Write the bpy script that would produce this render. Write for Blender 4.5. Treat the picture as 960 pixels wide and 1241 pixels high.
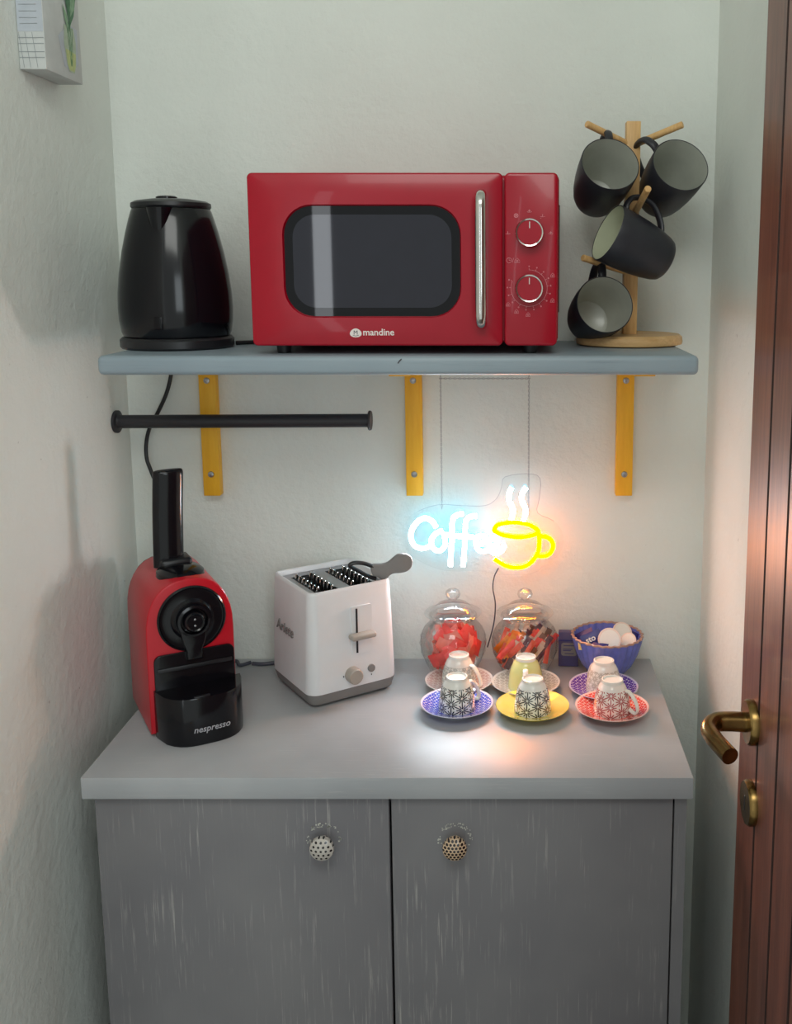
import bpy, bmesh, math, random
from mathutils import Vector, Matrix, Euler
R = math.radians
PI = math.pi
random.seed(7)
for o in list(bpy.data.objects): bpy.data.objects.remove(o)
SC = bpy.context.scene
COL = SC.collection

# ------------------------------------------------------------------ camera
cam = bpy.data.cameras.new('camera'); cam_o = bpy.data.objects.new('camera', cam); COL.objects.link(cam_o)
cam.sensor_fit = 'HORIZONTAL'; cam.sensor_width = 36; cam.lens = 1209 / 960 * 36
cam.shift_x = -135 / 960; cam.shift_y = (517.5 - 620.5) / 960
cam_o.location = (0, -1.6168, 1.5553); cam_o.rotation_euler = (R(81), 0, 0)
cam.clip_start = .02
SC.camera = cam_o
# ------------------------------------------------------------------ world, lights, exposure
W = bpy.data.worlds.new('world'); SC.world = W; W.use_nodes = True
W.node_tree.nodes['Background'].inputs[0].default_value = (.93, 1, .96, 1)
W.node_tree.nodes['Background'].inputs[1].default_value = .62
def area(name, loc, target, sx, sy, power, col):
    l = bpy.data.lights.new(name, 'AREA'); l.shape = 'RECTANGLE'; l.size = sx; l.size_y = sy; l.energy = power; l.color = col
    o = bpy.data.objects.new(name, l); COL.objects.link(o); o.location = loc
    o.rotation_euler = (Vector(target) - Vector(loc)).to_track_quat('-Z', 'Y').to_euler()
    return o
area('ceiling_lamp', (-.05, -1.75, 2.62), (-.1, 0, 1.2), .9, .6, 9, (.98, 1, .95))
area('doorway_daylight', (-.93, -4.0, 1.5), (-.3, 0, 1.5), .09, 2.4, 3.2, (.9, .95, 1))
area('window_daylight', (1.2, -3.6, 1.9), (-.2, 0, 1.4), 1.1, 1.3, 14, (.86, .95, 1))
SC.view_settings.view_transform = 'Standard'; SC.view_settings.look = 'None'
SC.view_settings.gamma = 1; SC.view_settings.exposure = .12; SC.view_settings.use_curve_mapping = False

# ------------------------------------------------------------------ materials
def lin(c):
    return tuple((x / 255 / 12.92 if x <= 10 else ((x / 255 + .055) / 1.055) ** 2.4) for x in c)
class N:
    def __init__(s, name):
        s.m = bpy.data.materials.new(name); s.m.use_nodes = True; s.t = s.m.node_tree; s.b = s.t.nodes['Principled BSDF']
        s.out = s.t.nodes['Material Output']
    def n(s, k, **kw):
        x = s.t.nodes.new(k)
        for a, v in kw.items(): setattr(x, a, v)
        return x
    def l(s, a, b): s.t.links.new(a, b)
    def math(s, op, a, b=None, c=None):
        x = s.n('ShaderNodeMath', operation=op)
        for i, v in enumerate((a, b, c)):
            if v is None: continue
            if isinstance(v, (int, float)): x.inputs[i].default_value = v
            else: s.l(v, x.inputs[i])
        return x.outputs[0]
    def obj(s, scale=(1, 1, 1)):
        tc = s.n('ShaderNodeTexCoord'); mp = s.n('ShaderNodeMapping'); mp.inputs['Scale'].default_value = scale
        s.l(tc.outputs['Object'], mp.inputs[0]); return mp.outputs[0]
    def noise(s, vec, scale, detail=4, rough=.55):
        x = s.n('ShaderNodeTexNoise'); s.l(vec, x.inputs['Vector']); x.inputs['Scale'].default_value = scale
        x.inputs['Detail'].default_value = detail; x.inputs['Roughness'].default_value = rough; return x.outputs['Fac']
    def ramp(s, fac, stops):
        x = s.n('ShaderNodeValToRGB'); e = x.color_ramp.elements
        while len(e) < len(stops): e.new(.5)
        for i, (p, c) in enumerate(stops): e[i].position = p; e[i].color = (*c, 1)
        s.l(fac, x.inputs[0]); return x.outputs[0]
    def mix(s, fac, a, b):
        x = s.n('ShaderNodeMix', data_type='RGBA')
        if isinstance(fac, (int, float)): x.inputs[0].default_value = fac
        else: s.l(fac, x.inputs[0])
        for i, v in ((6, a), (7, b)):
            if isinstance(v, tuple): x.inputs[i].default_value = (*v, 1)
            else: s.l(v, x.inputs[i])
        return x.outputs[2]
    def bump(s, h, strength=.3, dist=.002):
        x = s.n('ShaderNodeBump'); x.inputs['Strength'].default_value = strength; x.inputs['Distance'].default_value = dist
        s.l(h, x.inputs['Height']); s.l(x.outputs[0], s.b.inputs['Normal'])
    def set(s, col=None, rough=.5, metal=0, coat=0, spec=.5):
        if col is not None:
            if isinstance(col, tuple): s.b.inputs['Base Color'].default_value = (*col, 1)
            else: s.l(col, s.b.inputs['Base Color'])
        s.b.inputs['Roughness'].default_value = rough; s.b.inputs['Metallic'].default_value = metal
        s.b.inputs['Coat Weight'].default_value = coat; s.b.inputs['Specular IOR Level'].default_value = spec
        return s.m
def plain(name, rgb, rough=.5, metal=0, coat=0, var=.08, scale=30, spec=.5, bump=0):
    n = N(name); c = lin(rgb); f = n.noise(n.obj(), scale, 3)
    a = tuple(x * (1 - var) for x in c); b = tuple(min(1, x * (1 + var)) for x in c)
    m = n.set(n.ramp(f, [(.3, a), (.7, b)]), rough, metal, coat, spec)
    if bump: n.bump(f, bump, .001)
    return m
M = {}
# plaster
n = N('plaster'); v = n.obj()
f1 = n.noise(v, 3, 3); f2 = n.noise(v, 60, 8, .65); f3 = n.noise(v, 14, 5, .6)
c = n.ramp(f1, [(.3, lin((226, 230, 224))), (.7, lin((235, 239, 233)))])
spk = n.ramp(n.noise(v, 75, 2), [(.76, (0, 0, 0)), (.80, (1, 1, 1))])
n.set(n.mix(n.math('MULTIPLY', spk, .35), c, lin((120, 118, 112))), .85, spec=.3)
n.bump(n.math('ADD', n.math('MULTIPLY', f2, .8), n.math('MULTIPLY', f3, .7)), .7, .004); M['plaster'] = n.m
# brushed paint of the cabinet (axis of the strokes set by the scale)
def brushed(name, base, dark, light, scale, rough, spec=.5, amount=.5, coat=0):
    n = N(name); v = n.obj(scale); w = n.obj((1, 1, 1))
    f = n.noise(v, 30, 6, .65); g = n.noise(w, 4, 3)
    c = n.mix(n.ramp(g, [(.35, (0, 0, 0)), (.65, (1, 1, 1))]), lin(dark), lin(base))
    s_ = n.ramp(f, [(.56, (0, 0, 0)), (.72, (1, 1, 1))])
    patch = n.ramp(n.noise(w, 9, 3), [(.44, (0, 0, 0)), (.64, (1, 1, 1))])
    k = n.math('MULTIPLY', n.math('MULTIPLY', s_, patch), amount)
    n.set(n.mix(k, c, lin(light)), rough, coat=coat, spec=spec); n.bump(f, .25, .0008); return n.m
M['cab'] = brushed('grey_brushed_paint', (126, 125, 127), (114, 113, 117), (200, 197, 190), (9, 9, .35), .55, amount=.62)
M['top'] = brushed('grey_worktop_paint', (178, 181, 184), (160, 163, 167), (212, 210, 204), (.5, 12, 12), .34, amount=.4, coat=0)
M['shelf'] = brushed('blue_grey_shelf_paint', (150, 165, 174), (140, 155, 165), (110, 125, 135), (.3, 9, 9), .42, amount=.6)
def wood(name, a, b, rough, axis_scale, coat=0, sc=12):
    n = N(name); v = n.obj(axis_scale); f = n.noise(v, sc, 6, .6); g = n.noise(v, sc * 4, 4, .7)
    c = n.ramp(n.math('ADD', n.math('MULTIPLY', f, .7), n.math('MULTIPLY', g, .3)), [(.33, lin(a)), (.67, lin(b))])
    n.set(c, rough, coat=coat); n.bump(g, .15, .0006); return n.m
M['door'] = wood('brown_varnished_wood', (92, 50, 38), (138, 84, 66), .40, (3, 3, .25), coat=.15)
M['bamboo'] = wood('bamboo', (208, 160, 98), (236, 194, 134), .5, (6, 6, .6))
M['bamboo_base'] = wood('bamboo_base', (200, 158, 104), (228, 190, 136), .45, (.6, 6, 6))
M['yellow'] = wood('yellow_painted_wood', (238, 172, 30), (250, 190, 45), .5, (5, 5, .5))
M['red'] = plain('glossy_red_enamel', (168, 10, 36), .25, coat=.12, var=.03, spec=.35)
M['red_side'] = plain('red_plastic_panel', (190, 14, 34), .3, coat=.1, var=.04)
M['black'] = plain('glossy_black_plastic', (14, 14, 19), .14, coat=0, var=.05, spec=.4)
M['black_satin'] = plain('satin_black_plastic', (26, 26, 30), .36, var=.08)
M['black_matt'] = plain('matt_black_metal', (40, 39, 44), .45, var=.1, bump=.1, scale=400)
M['dark_glass'] = plain('dark_oven_glass', (10, 10, 16), .02, coat=0, var=.05, spec=.3)
M['mesh'] = plain('oven_door_screen', (32, 32, 44), .025, coat=0, var=.05)
M['chrome'] = plain('chrome', (215, 212, 208), .1, metal=1, var=.02)
M['steel'] = plain('dull_steel', (165, 165, 168), .3, metal=1, var=.1)
M['white_plastic'] = plain('white_plastic', (226, 226, 228), .32, var=.02)
M['grey_plastic'] = plain('grey_plastic', (132, 128, 126), .5, var=.05)
M['taupe_plastic'] = plain('taupe_plastic', (168, 158, 148), .45, var=.04)
M['print_white'] = plain('white_print', (236, 226, 222), .4, var=.02)
M['print_pink'] = plain('pale_pink_print', (232, 150, 160), .4, var=.02)
M['print_grey'] = plain('silver_print', (170, 170, 176), .4, var=.02)
M['print_dark'] = plain('dark_print', (70, 68, 72), .5, var=.02)
M['bronze'] = plain('antique_brass', (134, 108, 64), .26, metal=1, var=.25, scale=50)
M['mug_out'] = plain('matt_black_stoneware', (40, 40, 47), .42, var=.1, scale=60)
M['mug_in'] = plain('grey_green_glaze', (182, 184, 174), .3, coat=.1, var=.05)
M['mug_in_light'] = plain('pale_green_glaze', (196, 200, 172), .22, coat=.3, var=.05)
M['porcelain'] = plain('white_porcelain', (236, 234, 226), .12, coat=.5, var=.02)
M['yellow_glaze'] = plain('yellow_glaze', (234, 214, 110), .12, coat=.5, var=.04)
M['yellow_pale'] = plain('pale_yellow_glaze', (226, 224, 150), .12, coat=.5, var=.03)
M['cable'] = plain('black_cable', (22, 22, 25), .45)
M['grey_cable'] = plain('dark_grey_cable', (70, 72, 84), .5)
M['blue_bowl'] = plain('blue_glaze', (108, 118, 200), .15, coat=.5, var=.18, scale=40)
M['tan_rim'] = plain('unglazed_rim', (176, 140, 124), .4, var=.1)
M['navy'] = plain('navy_foil', (46, 44, 120), .35, var=.2)
M['gold'] = plain('gold_foil', (222, 196, 120), .3, var=.2, scale=200)
M['card'] = plain('dusky_blue_card', (84, 76, 118), .5, var=.08)
M['foil_lid'] = plain('cream_foil_lid', (228, 212, 200), .35, var=.05)
M['canvas'] = plain('printed_canvas', (205, 208, 206), .8, var=.06, scale=40)
M['canvas_lilac'] = plain('canvas_lilac_wash', (186, 192, 200), .8, var=.05, scale=60)
M['leaf'] = plain('canvas_print_leaf', (88, 128, 98), .8, var=.25, scale=120)
M['leaf_light'] = plain('canvas_print_pale_leaf', (140, 172, 140), .8, var=.2, scale=120)
M['vase'] = plain('canvas_print_vase', (178, 192, 170), .8, var=.08, scale=120)
M['water'] = plain('canvas_print_water', (190, 200, 140), .8, var=.08, scale=120)
M['line'] = plain('canvas_print_line', (150, 156, 158), .8)
M['scuff'] = plain('bare_primer', (196, 196, 186), .7)
M['floor'] = plain('floor_tile', (120, 112, 104), .4)
# geometric lattice prints (12-ray stars) on cups and saucers
def lattice(name, base, ink, cyl, a, lw, mw, zlo=None, zhi=None, cols=10, rmax=None, var=None, a2=None):
    n = N(name); tc = n.n('ShaderNodeTexCoord'); sp = n.n('ShaderNodeSeparateXYZ'); n.l(tc.outputs['Object'], sp.inputs[0])
    x, y, z = sp.outputs
    if cyl:
        ang = n.math('ARCTAN2', y, x); X = n.math('MULTIPLY', ang, cols * .8660254 / (2 * PI)); Y = n.math('DIVIDE', z, a)
    else:
        X = n.math('DIVIDE', x, a); Y = n.math('DIVIDE', y, a)
    h = math.sqrt(3) / 2; ink_f = None; near = None
    for ox, oy in ((0, 0), (h, .5)):
        dx = n.math('DIVIDE', n.math('SUBTRACT', X, ox), 2 * h); dx = n.math('MULTIPLY', n.math('SUBTRACT', dx, n.math('ROUND', dx)), 2 * h)
        dy = n.math('SUBTRACT', Y, oy); dy = n.math('SUBTRACT', dy, n.math('ROUND', dy))
        q = n.math('SQRT', n.math('ADD', n.math('MULTIPLY', dx, dx), n.math('MULTIPLY', dy, dy))); near = q if near is None else n.math('MINIMUM', near, q)
    petal = n.math('MULTIPLY', n.math('GREATER_THAN', near, .16), n.math('LESS_THAN', near, .46))
    for (nx, ny, s_, w) in ((1, 0, h, lw), (-.5, h, h, lw), (.5, h, h, lw), (0, 1, .5, mw), (h, -.5, .5, mw), (h, .5, .5, mw)):
        d = n.math('ADD', n.math('MULTIPLY', X, nx), n.math('MULTIPLY', Y, ny))
        d = n.math('DIVIDE', d, s_); d = n.math('SUBTRACT', d, n.math('ROUND', d)); d = n.math('MULTIPLY', n.math('ABSOLUTE', d), s_)
        d = n.math('LESS_THAN', d, w)
        d = n.math('MULTIPLY', d, petal if s_ == .5 else n.math('GREATER_THAN', near, .085))
        ink_f = d if ink_f is None else n.math('MAXIMUM', ink_f, d)
    if cyl and zlo is not None:
        ink_f = n.math('MULTIPLY', ink_f, n.math('LESS_THAN', z, zhi)); ink_f = n.math('MULTIPLY', ink_f, n.math('GREATER_THAN', z, zlo))
    if not cyl:
        r = n.math('SQRT', n.math('ADD', n.math('MULTIPLY', x, x), n.math('MULTIPLY', y, y)))
        ink_f = n.math('MULTIPLY', ink_f, n.math('LESS_THAN', r, rmax)); ink_f = n.math('MULTIPLY', ink_f, n.math('GREATER_THAN', z, .0045))
    icol = lin(ink)
    if a2: icol = n.mix(n.ramp(x, [(.45, (0, 0, 0)), (.55, (1, 1, 1))]), lin(ink), lin(a2))
    n.set(n.mix(ink_f, lin(base), icol), .12, coat=.5); return n.m
# dotted drawer-knob print
def dotted(name, base, ink, a, rad):
    n = N(name); tc = n.n('ShaderNodeTexCoord'); sp = n.n('ShaderNodeSeparateXYZ'); n.l(tc.outputs['Object'], sp.inputs[0])
    x, y, z = sp.outputs; best = None; h = math.sqrt(3)
    for ox, oy in ((0, 0), (.5, h / 2)):
        dx = n.math('SUBTRACT', n.math('DIVIDE', x, a), ox); dx = n.math('SUBTRACT', dx, n.math('ROUND', dx))
        dy = n.math('DIVIDE', n.math('SUBTRACT', n.math('DIVIDE', z, a), oy), h); dy = n.math('MULTIPLY', n.math('SUBTRACT', dy, n.math('ROUND', dy)), h)
        r = n.math('SQRT', n.math('ADD', n.math('MULTIPLY', dx, dx), n.math('MULTIPLY', dy, dy)))
        r = n.math('LESS_THAN', r, rad); best = r if best is None else n.math('MAXIMUM', best, r)
    n.set(n.mix(best, lin(base), lin(ink)), .2, coat=.4); return n.m
def glass(name, tint=(1, 1, 1), rough=.02, k=1.0, base=.05):
    n = N(name); n.t.nodes.remove(n.b)
    tr = n.n('ShaderNodeBsdfTransparent'); tr.inputs[0].default_value = (*tint, 1)
    gl = n.n('ShaderNodeBsdfGlossy'); gl.inputs['Roughness'].default_value = rough
    lw = n.n('ShaderNodeLayerWeight'); lw.inputs[0].default_value = .35
    f = n.math('ADD', n.math('MULTIPLY', lw.outputs['Fresnel'], k), base)
    mx = n.n('ShaderNodeMixShader'); n.l(f, mx.inputs[0]); n.l(tr.outputs[0], mx.inputs[1]); n.l(gl.outputs[0], mx.inputs[2])
    n.l(mx.outputs[0], n.out.inputs[0]); return n.m
M['glass'] = glass('jar_glass', (.975, .98, .98), .04, .42, .05)
M['acrylic'] = glass('clear_acrylic', (.985, .99, .99), .05, .3, .01)
def emit(name, col, st):
    n = N(name); n.t.nodes.remove(n.b); e = n.n('ShaderNodeEmission'); e.inputs[0].default_value = (*col, 1); e.inputs[1].default_value = st
    n.l(e.outputs[0], n.out.inputs[0]); return n.m
M['neon_white'] = emit('neon_white_tube', (.84, .97, 1.06), 60)
M['neon_yellow'] = emit('neon_yellow_tube', (1.0, .25, .0), 90)
M['halo_cyan'] = emit('added_halo_cyan', (.05, .68, 1.0), 6.0)  # added glow behind the white tubes, for the cyan halo on the wall
M['halo_orange'] = emit('added_halo_orange', (1.0, .21, .0), 13.5)  # same added glow behind the cup tubes, for the orange halo

# ------------------------------------------------------------------ object helpers
def link(name, me, mat, parent=None, loc=(0, 0, 0), rot=(0, 0, 0), smooth=True, auto=35):
    o = bpy.data.objects.new(name, me); COL.objects.link(o); o.parent = parent; o.location = loc; o.rotation_euler = rot
    if mat and not me.materials: me.materials.append(mat)
    if smooth:
        for p in me.polygons: p.use_smooth = True
        try: me.set_sharp_from_angle(angle=R(auto))
        except Exception: pass
    return o
def tag(o, label=None, cat=None, group=None, kind=None):
    if label: o['label'] = label
    if cat: o['category'] = cat
    if group: o['group'] = group
    if kind: o['kind'] = kind
    return o
def thing(name, label, cat, loc=(0, 0, 0), rz=0, group=None):
    o = bpy.data.objects.new(name, None); COL.objects.link(o); o.location = loc; o.rotation_euler = (0, 0, rz); o.empty_display_size = .03
    return tag(o, label, cat, group)
class B:
    """collects shapes into one mesh"""
    def __init__(s): s.bm = bmesh.new()
    def add(s, vs, fs, mi=0, mx=None):
        V = [s.bm.verts.new(mx @ Vector(v) if mx else v) for v in vs]
        for f in fs:
            try: q = s.bm.faces.new([V[i] for i in f]); q.material_index = mi
            except ValueError: pass
        return s
    def box(s, x0, x1, y0, y1, z0, z1, bev=0, seg=2, mx=None, mi=0):
        b = bmesh.new(); bmesh.ops.create_cube(b, size=1)
        for v in b.verts: v.co = Vector(((x0 + x1) / 2 + v.co.x * (x1 - x0), (y0 + y1) / 2 + v.co.y * (y1 - y0), (z0 + z1) / 2 + v.co.z * (z1 - z0)))
        if bev: bmesh.ops.bevel(b, geom=b.edges[:], offset=bev, segments=seg, profile=.5, affect='EDGES')
        s._merge(b, mx, mi); return s
    def _merge(s, b, mx=None, mi=0):
        b.verts.index_update(); s.add([v.co.copy() for v in b.verts], [[v.index for v in f.verts] for f in b.faces], mi, mx); b.free()
    def lathe(s, prof, n=40, mx=None, mi=0, fn=None, close=False):
        vs = []; fs = []; k = len(prof)
        for i in range(n):
            a = 2 * PI * i / n
            for (r, z) in prof:
                rr = r if fn is None else fn(r, z, a)
                vs.append((rr * math.cos(a), rr * math.sin(a), z))
        for i in range(n):
            j = (i + 1) % n
            for q in range(k - 1 if not close else k):
                q2 = (q + 1) % k
                if prof[q][0] < 1e-6 and prof[q2][0] < 1e-6: continue
                if prof[q][0] < 1e-6: fs.append((i * k + q, j * k + q2, i * k + q2))
                elif prof[q2][0] < 1e-6: fs.append((i * k + q, j * k + q, i * k + q2))
                else: fs.append((i * k + q, j * k + q, j * k + q2, i * k + q2))
        # weld pole vertices afterwards
        s.add(vs, fs, mi, mx); s.weld = True; return s
    def tube(s, pts, r, n=8, caps=True, mx=None, mi=0, closed=False, flat=None):
        P = [Vector(p) for p in pts]; m = len(P); T = []
        for i in range(m):
            a = P[(i - 1) % m] if closed or i else P[0]; b = P[(i + 1) % m] if closed or i < m - 1 else P[-1]
            t = (b - a); T.append(t.normalized() if t.length > 1e-9 else Vector((0, 0, 1)))
        u = T[0].orthogonal().normalized()
        if flat is not None:
            u = Vector(flat); u = (u - T[0] * u.dot(T[0])).normalized()
        vs = []; fs = []
        for i in range(m):
            u = (u - T[i] * u.dot(T[i])).normalized(); w = T[i].cross(u)
            ri = r[i] if isinstance(r, list) else r
            ra, rb = (ri if isinstance(ri, (list, tuple)) else (ri, ri))
            for k in range(n):
                a = 2 * PI * k / n; vs.append(P[i] + u * (math.cos(a) * ra) + w * (math.sin(a) * rb))
        for i in range(m if closed else m - 1):
            j = (i + 1) % m
            for k in range(n): fs.append((i * n + k, i * n + (k + 1) % n, j * n + (k + 1) % n, j * n + k))
        if caps and not closed: fs.append(tuple(range(n))[::-1]); fs.append(tuple((m - 1) * n + k for k in range(n)))
        s.add(vs, fs, mi, mx); return s
    def prism(s, poly, y0, y1, mx=None, mi=0, bev=0):
        """poly in xz, extruded along y"""
        b = bmesh.new(); A = [b.verts.new((x, y0, z)) for x, z in poly]; C = [b.verts.new((x, y1, z)) for x, z in poly]; k = len(poly)
        b.faces.new(A); b.faces.new(C[::-1])
        for i in range(k): b.faces.new((A[(i + 1) % k], A[i], C[i], C[(i + 1) % k]))
        bmesh.ops.recalc_face_normals(b, faces=b.faces[:])
        if bev:
            ed = [e for e in b.edges if abs(e.verts[0].co.y - e.verts[1].co.y) < 1e-6]
            bmesh.ops.bevel(b, geom=ed, offset=bev, segments=3, profile=.5, affect='EDGES')
        s._merge(b, mx, mi); return s
    def ring(s, outer, inner, y0, y1, mx=None, mi=0):
        """plate in xz with a hole; outer and inner have equal counts"""
        k = len(outer); vs = [(x, y0, z) for x, z in outer] + [(x, y0, z) for x, z in inner] + [(x, y1, z) for x, z in outer] + [(x, y1, z) for x, z in inner]
        fs = []
        for i in range(k):
            j = (i + 1) % k
            fs += [(i, j, k + j, k + i), (2 * k + j, 2 * k + i, 3 * k + i, 3 * k + j), (j, i, 2 * k + i, 2 * k + j), (k + i, k + j, 3 * k + j, 3 * k + i)]
        s.add(vs, fs, mi, mx); return s
    def done(s, name, mat, parent=None, loc=(0, 0, 0), rot=(0, 0, 0), smooth=True, auto=35, mats=None):
        bmesh.ops.remove_doubles(s.bm, verts=s.bm.verts[:], dist=1e-6)
        bmesh.ops.recalc_face_normals(s.bm, faces=s.bm.faces[:])
        me = bpy.data.meshes.new(name); s.bm.to_mesh(me); s.bm.free()
        for m in (mats or [mat]): me.materials.append(m)
        return link(name, me, None, parent, loc, rot, smooth, auto)
def rrect(w, h, r, n=8, cx=0, cz=0):
    out = []
    for k, (sx, sz) in enumerate(((1, 1), (-1, 1), (-1, -1), (1, -1))):
        for i in range(n + 1):
            a = PI / 2 * k + PI / 2 * i / n
            out.append((cx + sx * (w / 2 - r) + r * math.cos(a), cz + sz * (h / 2 - r) + r * math.sin(a)))
    return out
def smooth_path(pts, k=6, closed=False):
    P = [Vector(p) for p in pts]; m = len(P); out = []
    for i in range(m if closed else m - 1):
        g = lambda q: P[q % m] if closed else P[min(max(q, 0), m - 1)]
        p0, p1, p2, p3 = g(i - 1), g(i), g(i + 1), g(i + 2)
        for j in range(k):
            t = j / k; out.append(.5 * ((2 * p1) + (p2 - p0) * t + (2 * p0 - 5 * p1 + 4 * p2 - p3) * t * t + (3 * p1 - p0 - 3 * p2 + p3) * t ** 3))
    if not closed: out.append(P[-1])
    return out
def rotx(a): return Matrix.Rotation(a, 4, 'X')
def T(x, y, z): return Matrix.Translation((x, y, z))
def text(name, body, size, mat, parent, loc, rot=(PI / 2, 0, 0), ext=.0003, shear=0, space=1, align='LEFT', bold=0, bend=None):
    cu = bpy.data.curves.new(name, 'FONT'); cu.body = body; cu.size = size; cu.extrude = ext; cu.shear = shear; cu.space_character = space
    cu.align_x = align; cu.offset = bold; cu.resolution_u = 3
    t = bpy.data.objects.new(name, cu); COL.objects.link(t); bpy.context.view_layer.update()
    me = bpy.data.meshes.new_from_object(t.evaluated_get(bpy.context.evaluated_depsgraph_get())); me.name = name
    bpy.data.objects.remove(t); bpy.data.curves.remove(cu); me.materials.clear(); me.materials.append(mat)
    if bend:
        for v in me.vertices: v.co.z += bend(v.co.x)
    return link(name, me, None, parent, loc, rot, smooth=False)
def copy_tree(o, parent=None):
    c = o.copy(); COL.objects.link(c); c.parent = parent
    for ch in o.children: copy_tree(ch, c)
    return c

# ------------------------------------------------------------------ setting
XL, XR = -.62, .327
def struct(name, x0, x1, y0, y1, z0, z1, mat):
    return tag(B().box(x0, x1, y0, y1, z0, z1).done(name, mat, smooth=False), kind='structure')
struct('wall_back', XL - .12, XR + .12, 0, .12, 0, 2.7, M['plaster'])
struct('wall_left', XL - .12, XL, -1.5, 0, 0, 2.7, M['plaster'])
struct('wall_right', XR, XR + .12, -1.5, 0, 0, 2.7, M['plaster'])
struct('floor', XL - .12, XR + .12, -1.5, .12, -.06, 0, M['floor'])
struct('ceiling', XL - .12, XR + .12, -1.5, .12, 2.7, 2.76, M['plaster'])
# open wooden door lying along the right wall
door = bpy.data.objects.new('door_1', None); COL.objects.link(door); door.location = (.288, -.455, 0); tag(door, kind='structure')
DT = .032; ys = [0, -.085, -.165, -.245, -.325, -.405, -.485, -.565, -.645, -.725, -.80]
M['door_core'] = plain('dark_stained_groove', (44, 24, 20), .6)
B().box(.0064, DT, -.80, -.0004, .01, 2.06).done('door_core', M['door_core'], door, smooth=False)
for i in range(len(ys) - 1):
    B().box(0, .0065, ys[i + 1] + .0024, ys[i] - (.0024 if i else 0), .01, 2.06, bev=.0014, seg=1, ).done('plank', None, door, mats=[M['door'], M['door_core']])
    for f_ in COL.objects[-1].data.polygons:      # grooves between planks are stained dark
        if i and f_.normal.y > .6 or i < len(ys) - 2 and f_.normal.y < -.6: f_.material_index = 1
hz = 1.033; hd = B()
hd_o = B().lathe([(0, 0), (.0265, 0), (.0265, .007), (.0245, .010), (.013, .0105), (0, .0105)], 40, mx=T(0, -.066, hz) @ Matrix.Rotation(-PI / 2, 4, 'Y')).done('handle_rosette', M['bronze'], door)
lev = smooth_path([(-.006, -.066, hz), (-.030, -.066, hz + .001), (-.046, -.069, hz + .001), (-.0555, -.084, hz), (-.0545, -.102, hz - .002), (-.048, -.122, hz - .005), (-.043, -.135, hz - .007)], 8)
k = len(lev); rr = [(.0118 - .0010 * min(1, i / (k * .5)), .0115 - .0015 * min(1, i / (k * .5))) for i in range(k)]
B().tube(lev, rr, 20).done('lever', M['bronze'], hd_o)
esc = B().lathe([(.0, 0), (.0265, 0), (.0265, .006), (.0245, .009), (.010, .0092), (0, .0092)], 40, mx=T(0, -.073, hz - .097) @ Matrix.Rotation(-PI / 2, 4, 'Y')).done('keyhole_plate', M['bronze'], door)
B().box(-.0096, -.0088, -.0748, -.0712, hz - .106, hz - .088, bev=.0002, seg=1).done('keyhole', M['black_satin'], esc)

# ------------------------------------------------------------------ cabinet
cx0, cx1, cy = -.557, .243, -.404
cab = thing('base_cabinet', 'grey brush-painted two-door base cabinet with worktop, carrying all the coffee things', 'cabinet', (0, 0, 0))
B().box(cx0, cx1, cy, -.001, .870, .900, bev=.0012).done('worktop', M['top'], cab)
bx0, bx1 = cx0 + .012, cx1 - .006
c = B(); c.box(bx0, bx0 + .016, -.375, -.003, .07, .870); c.box(bx1 - .016, bx1, -.394, -.003, .07, .870); c.box(bx0 + .016, bx1 - .016, -.375, -.003, .07, .09); c.box(bx0 + .016, bx1 - .016, -.012, -.003, .09, .87); c.box(bx0 + .016, bx1 - .016, -.375, -.35, .85, .87)
c.done('carcass', M['cab'], cab, smooth=False)
B().box(bx0 + .02, bx1 - .02, -.34, -.05, 0, .07).done('plinth', M['cab'], cab, smooth=False)
M['knob_l'] = dotted('white_knob_black_dots', (196, 190, 182), (30, 28, 30), .0064, .25)
M['knob_r'] = dotted('white_knob_dark_lozenges', (206, 178, 148), (34, 24, 24), .0049, .36)
mid = -.155
for (x0, x1, kx, km, lab) in ((bx0, mid - .0015, -.243, 'knob_l', 'pale round knob with small black dots'), (mid + .0015, bx1 - .018, -.069, 'knob_r', 'cream round knob with dense dark lozenges')):
    d = B().box(x0, x1, -.394, -.376, .075, .868, bev=.0015).done('cabinet_door', M['cab'], cab)
    kn = B(); mx = T(kx, -.394, .806) @ rotx(PI / 2)
    kn.lathe([(0, -.002), (.007, -.002), (.0065, .008), (.0085, .012), (.0155, .015), (.0165, .019), (.0155, .0225), (.011, .0255), (.005, .027), (0, .0273)], 36)
    o = kn.done('knob', M[km], d, loc=(kx, -.394, .806), rot=(PI / 2, 0, 0)); tag(o, lab)
    # local z of the knob is the outward axis, so the print uses x and z of a child-free rotated copy: rebuild in place
    for v in o.data.vertices: v.co = Vector((v.co.x, -v.co.z, v.co.y))
    o.rotation_euler = (0, 0, 0)
    # bare plaster-white scuffs round the knob
    sc = B(); rnd = random.Random(3 if km == 'knob_l' else 5)
    for q in range(46):
        a = rnd.uniform(.25 * PI, .8 * PI) if q < 30 else rnd.choice((rnd.uniform(.9 * PI, 1.1 * PI), rnd.uniform(-.15 * PI, .2 * PI)))
        r_ = rnd.uniform(.0185, .024); px = kx + r_ * math.cos(a); pz = .807 + r_ * math.sin(a); w = rnd.uniform(.0004, .0013); h = rnd.uniform(.0003, .0010)
        sc.box(px - w, px + w, -.3943, -.3939, pz - h, pz + h)
    tag(sc.done('paint_scuffs', M['scuff'], d, smooth=False), kind='stuff')

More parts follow.
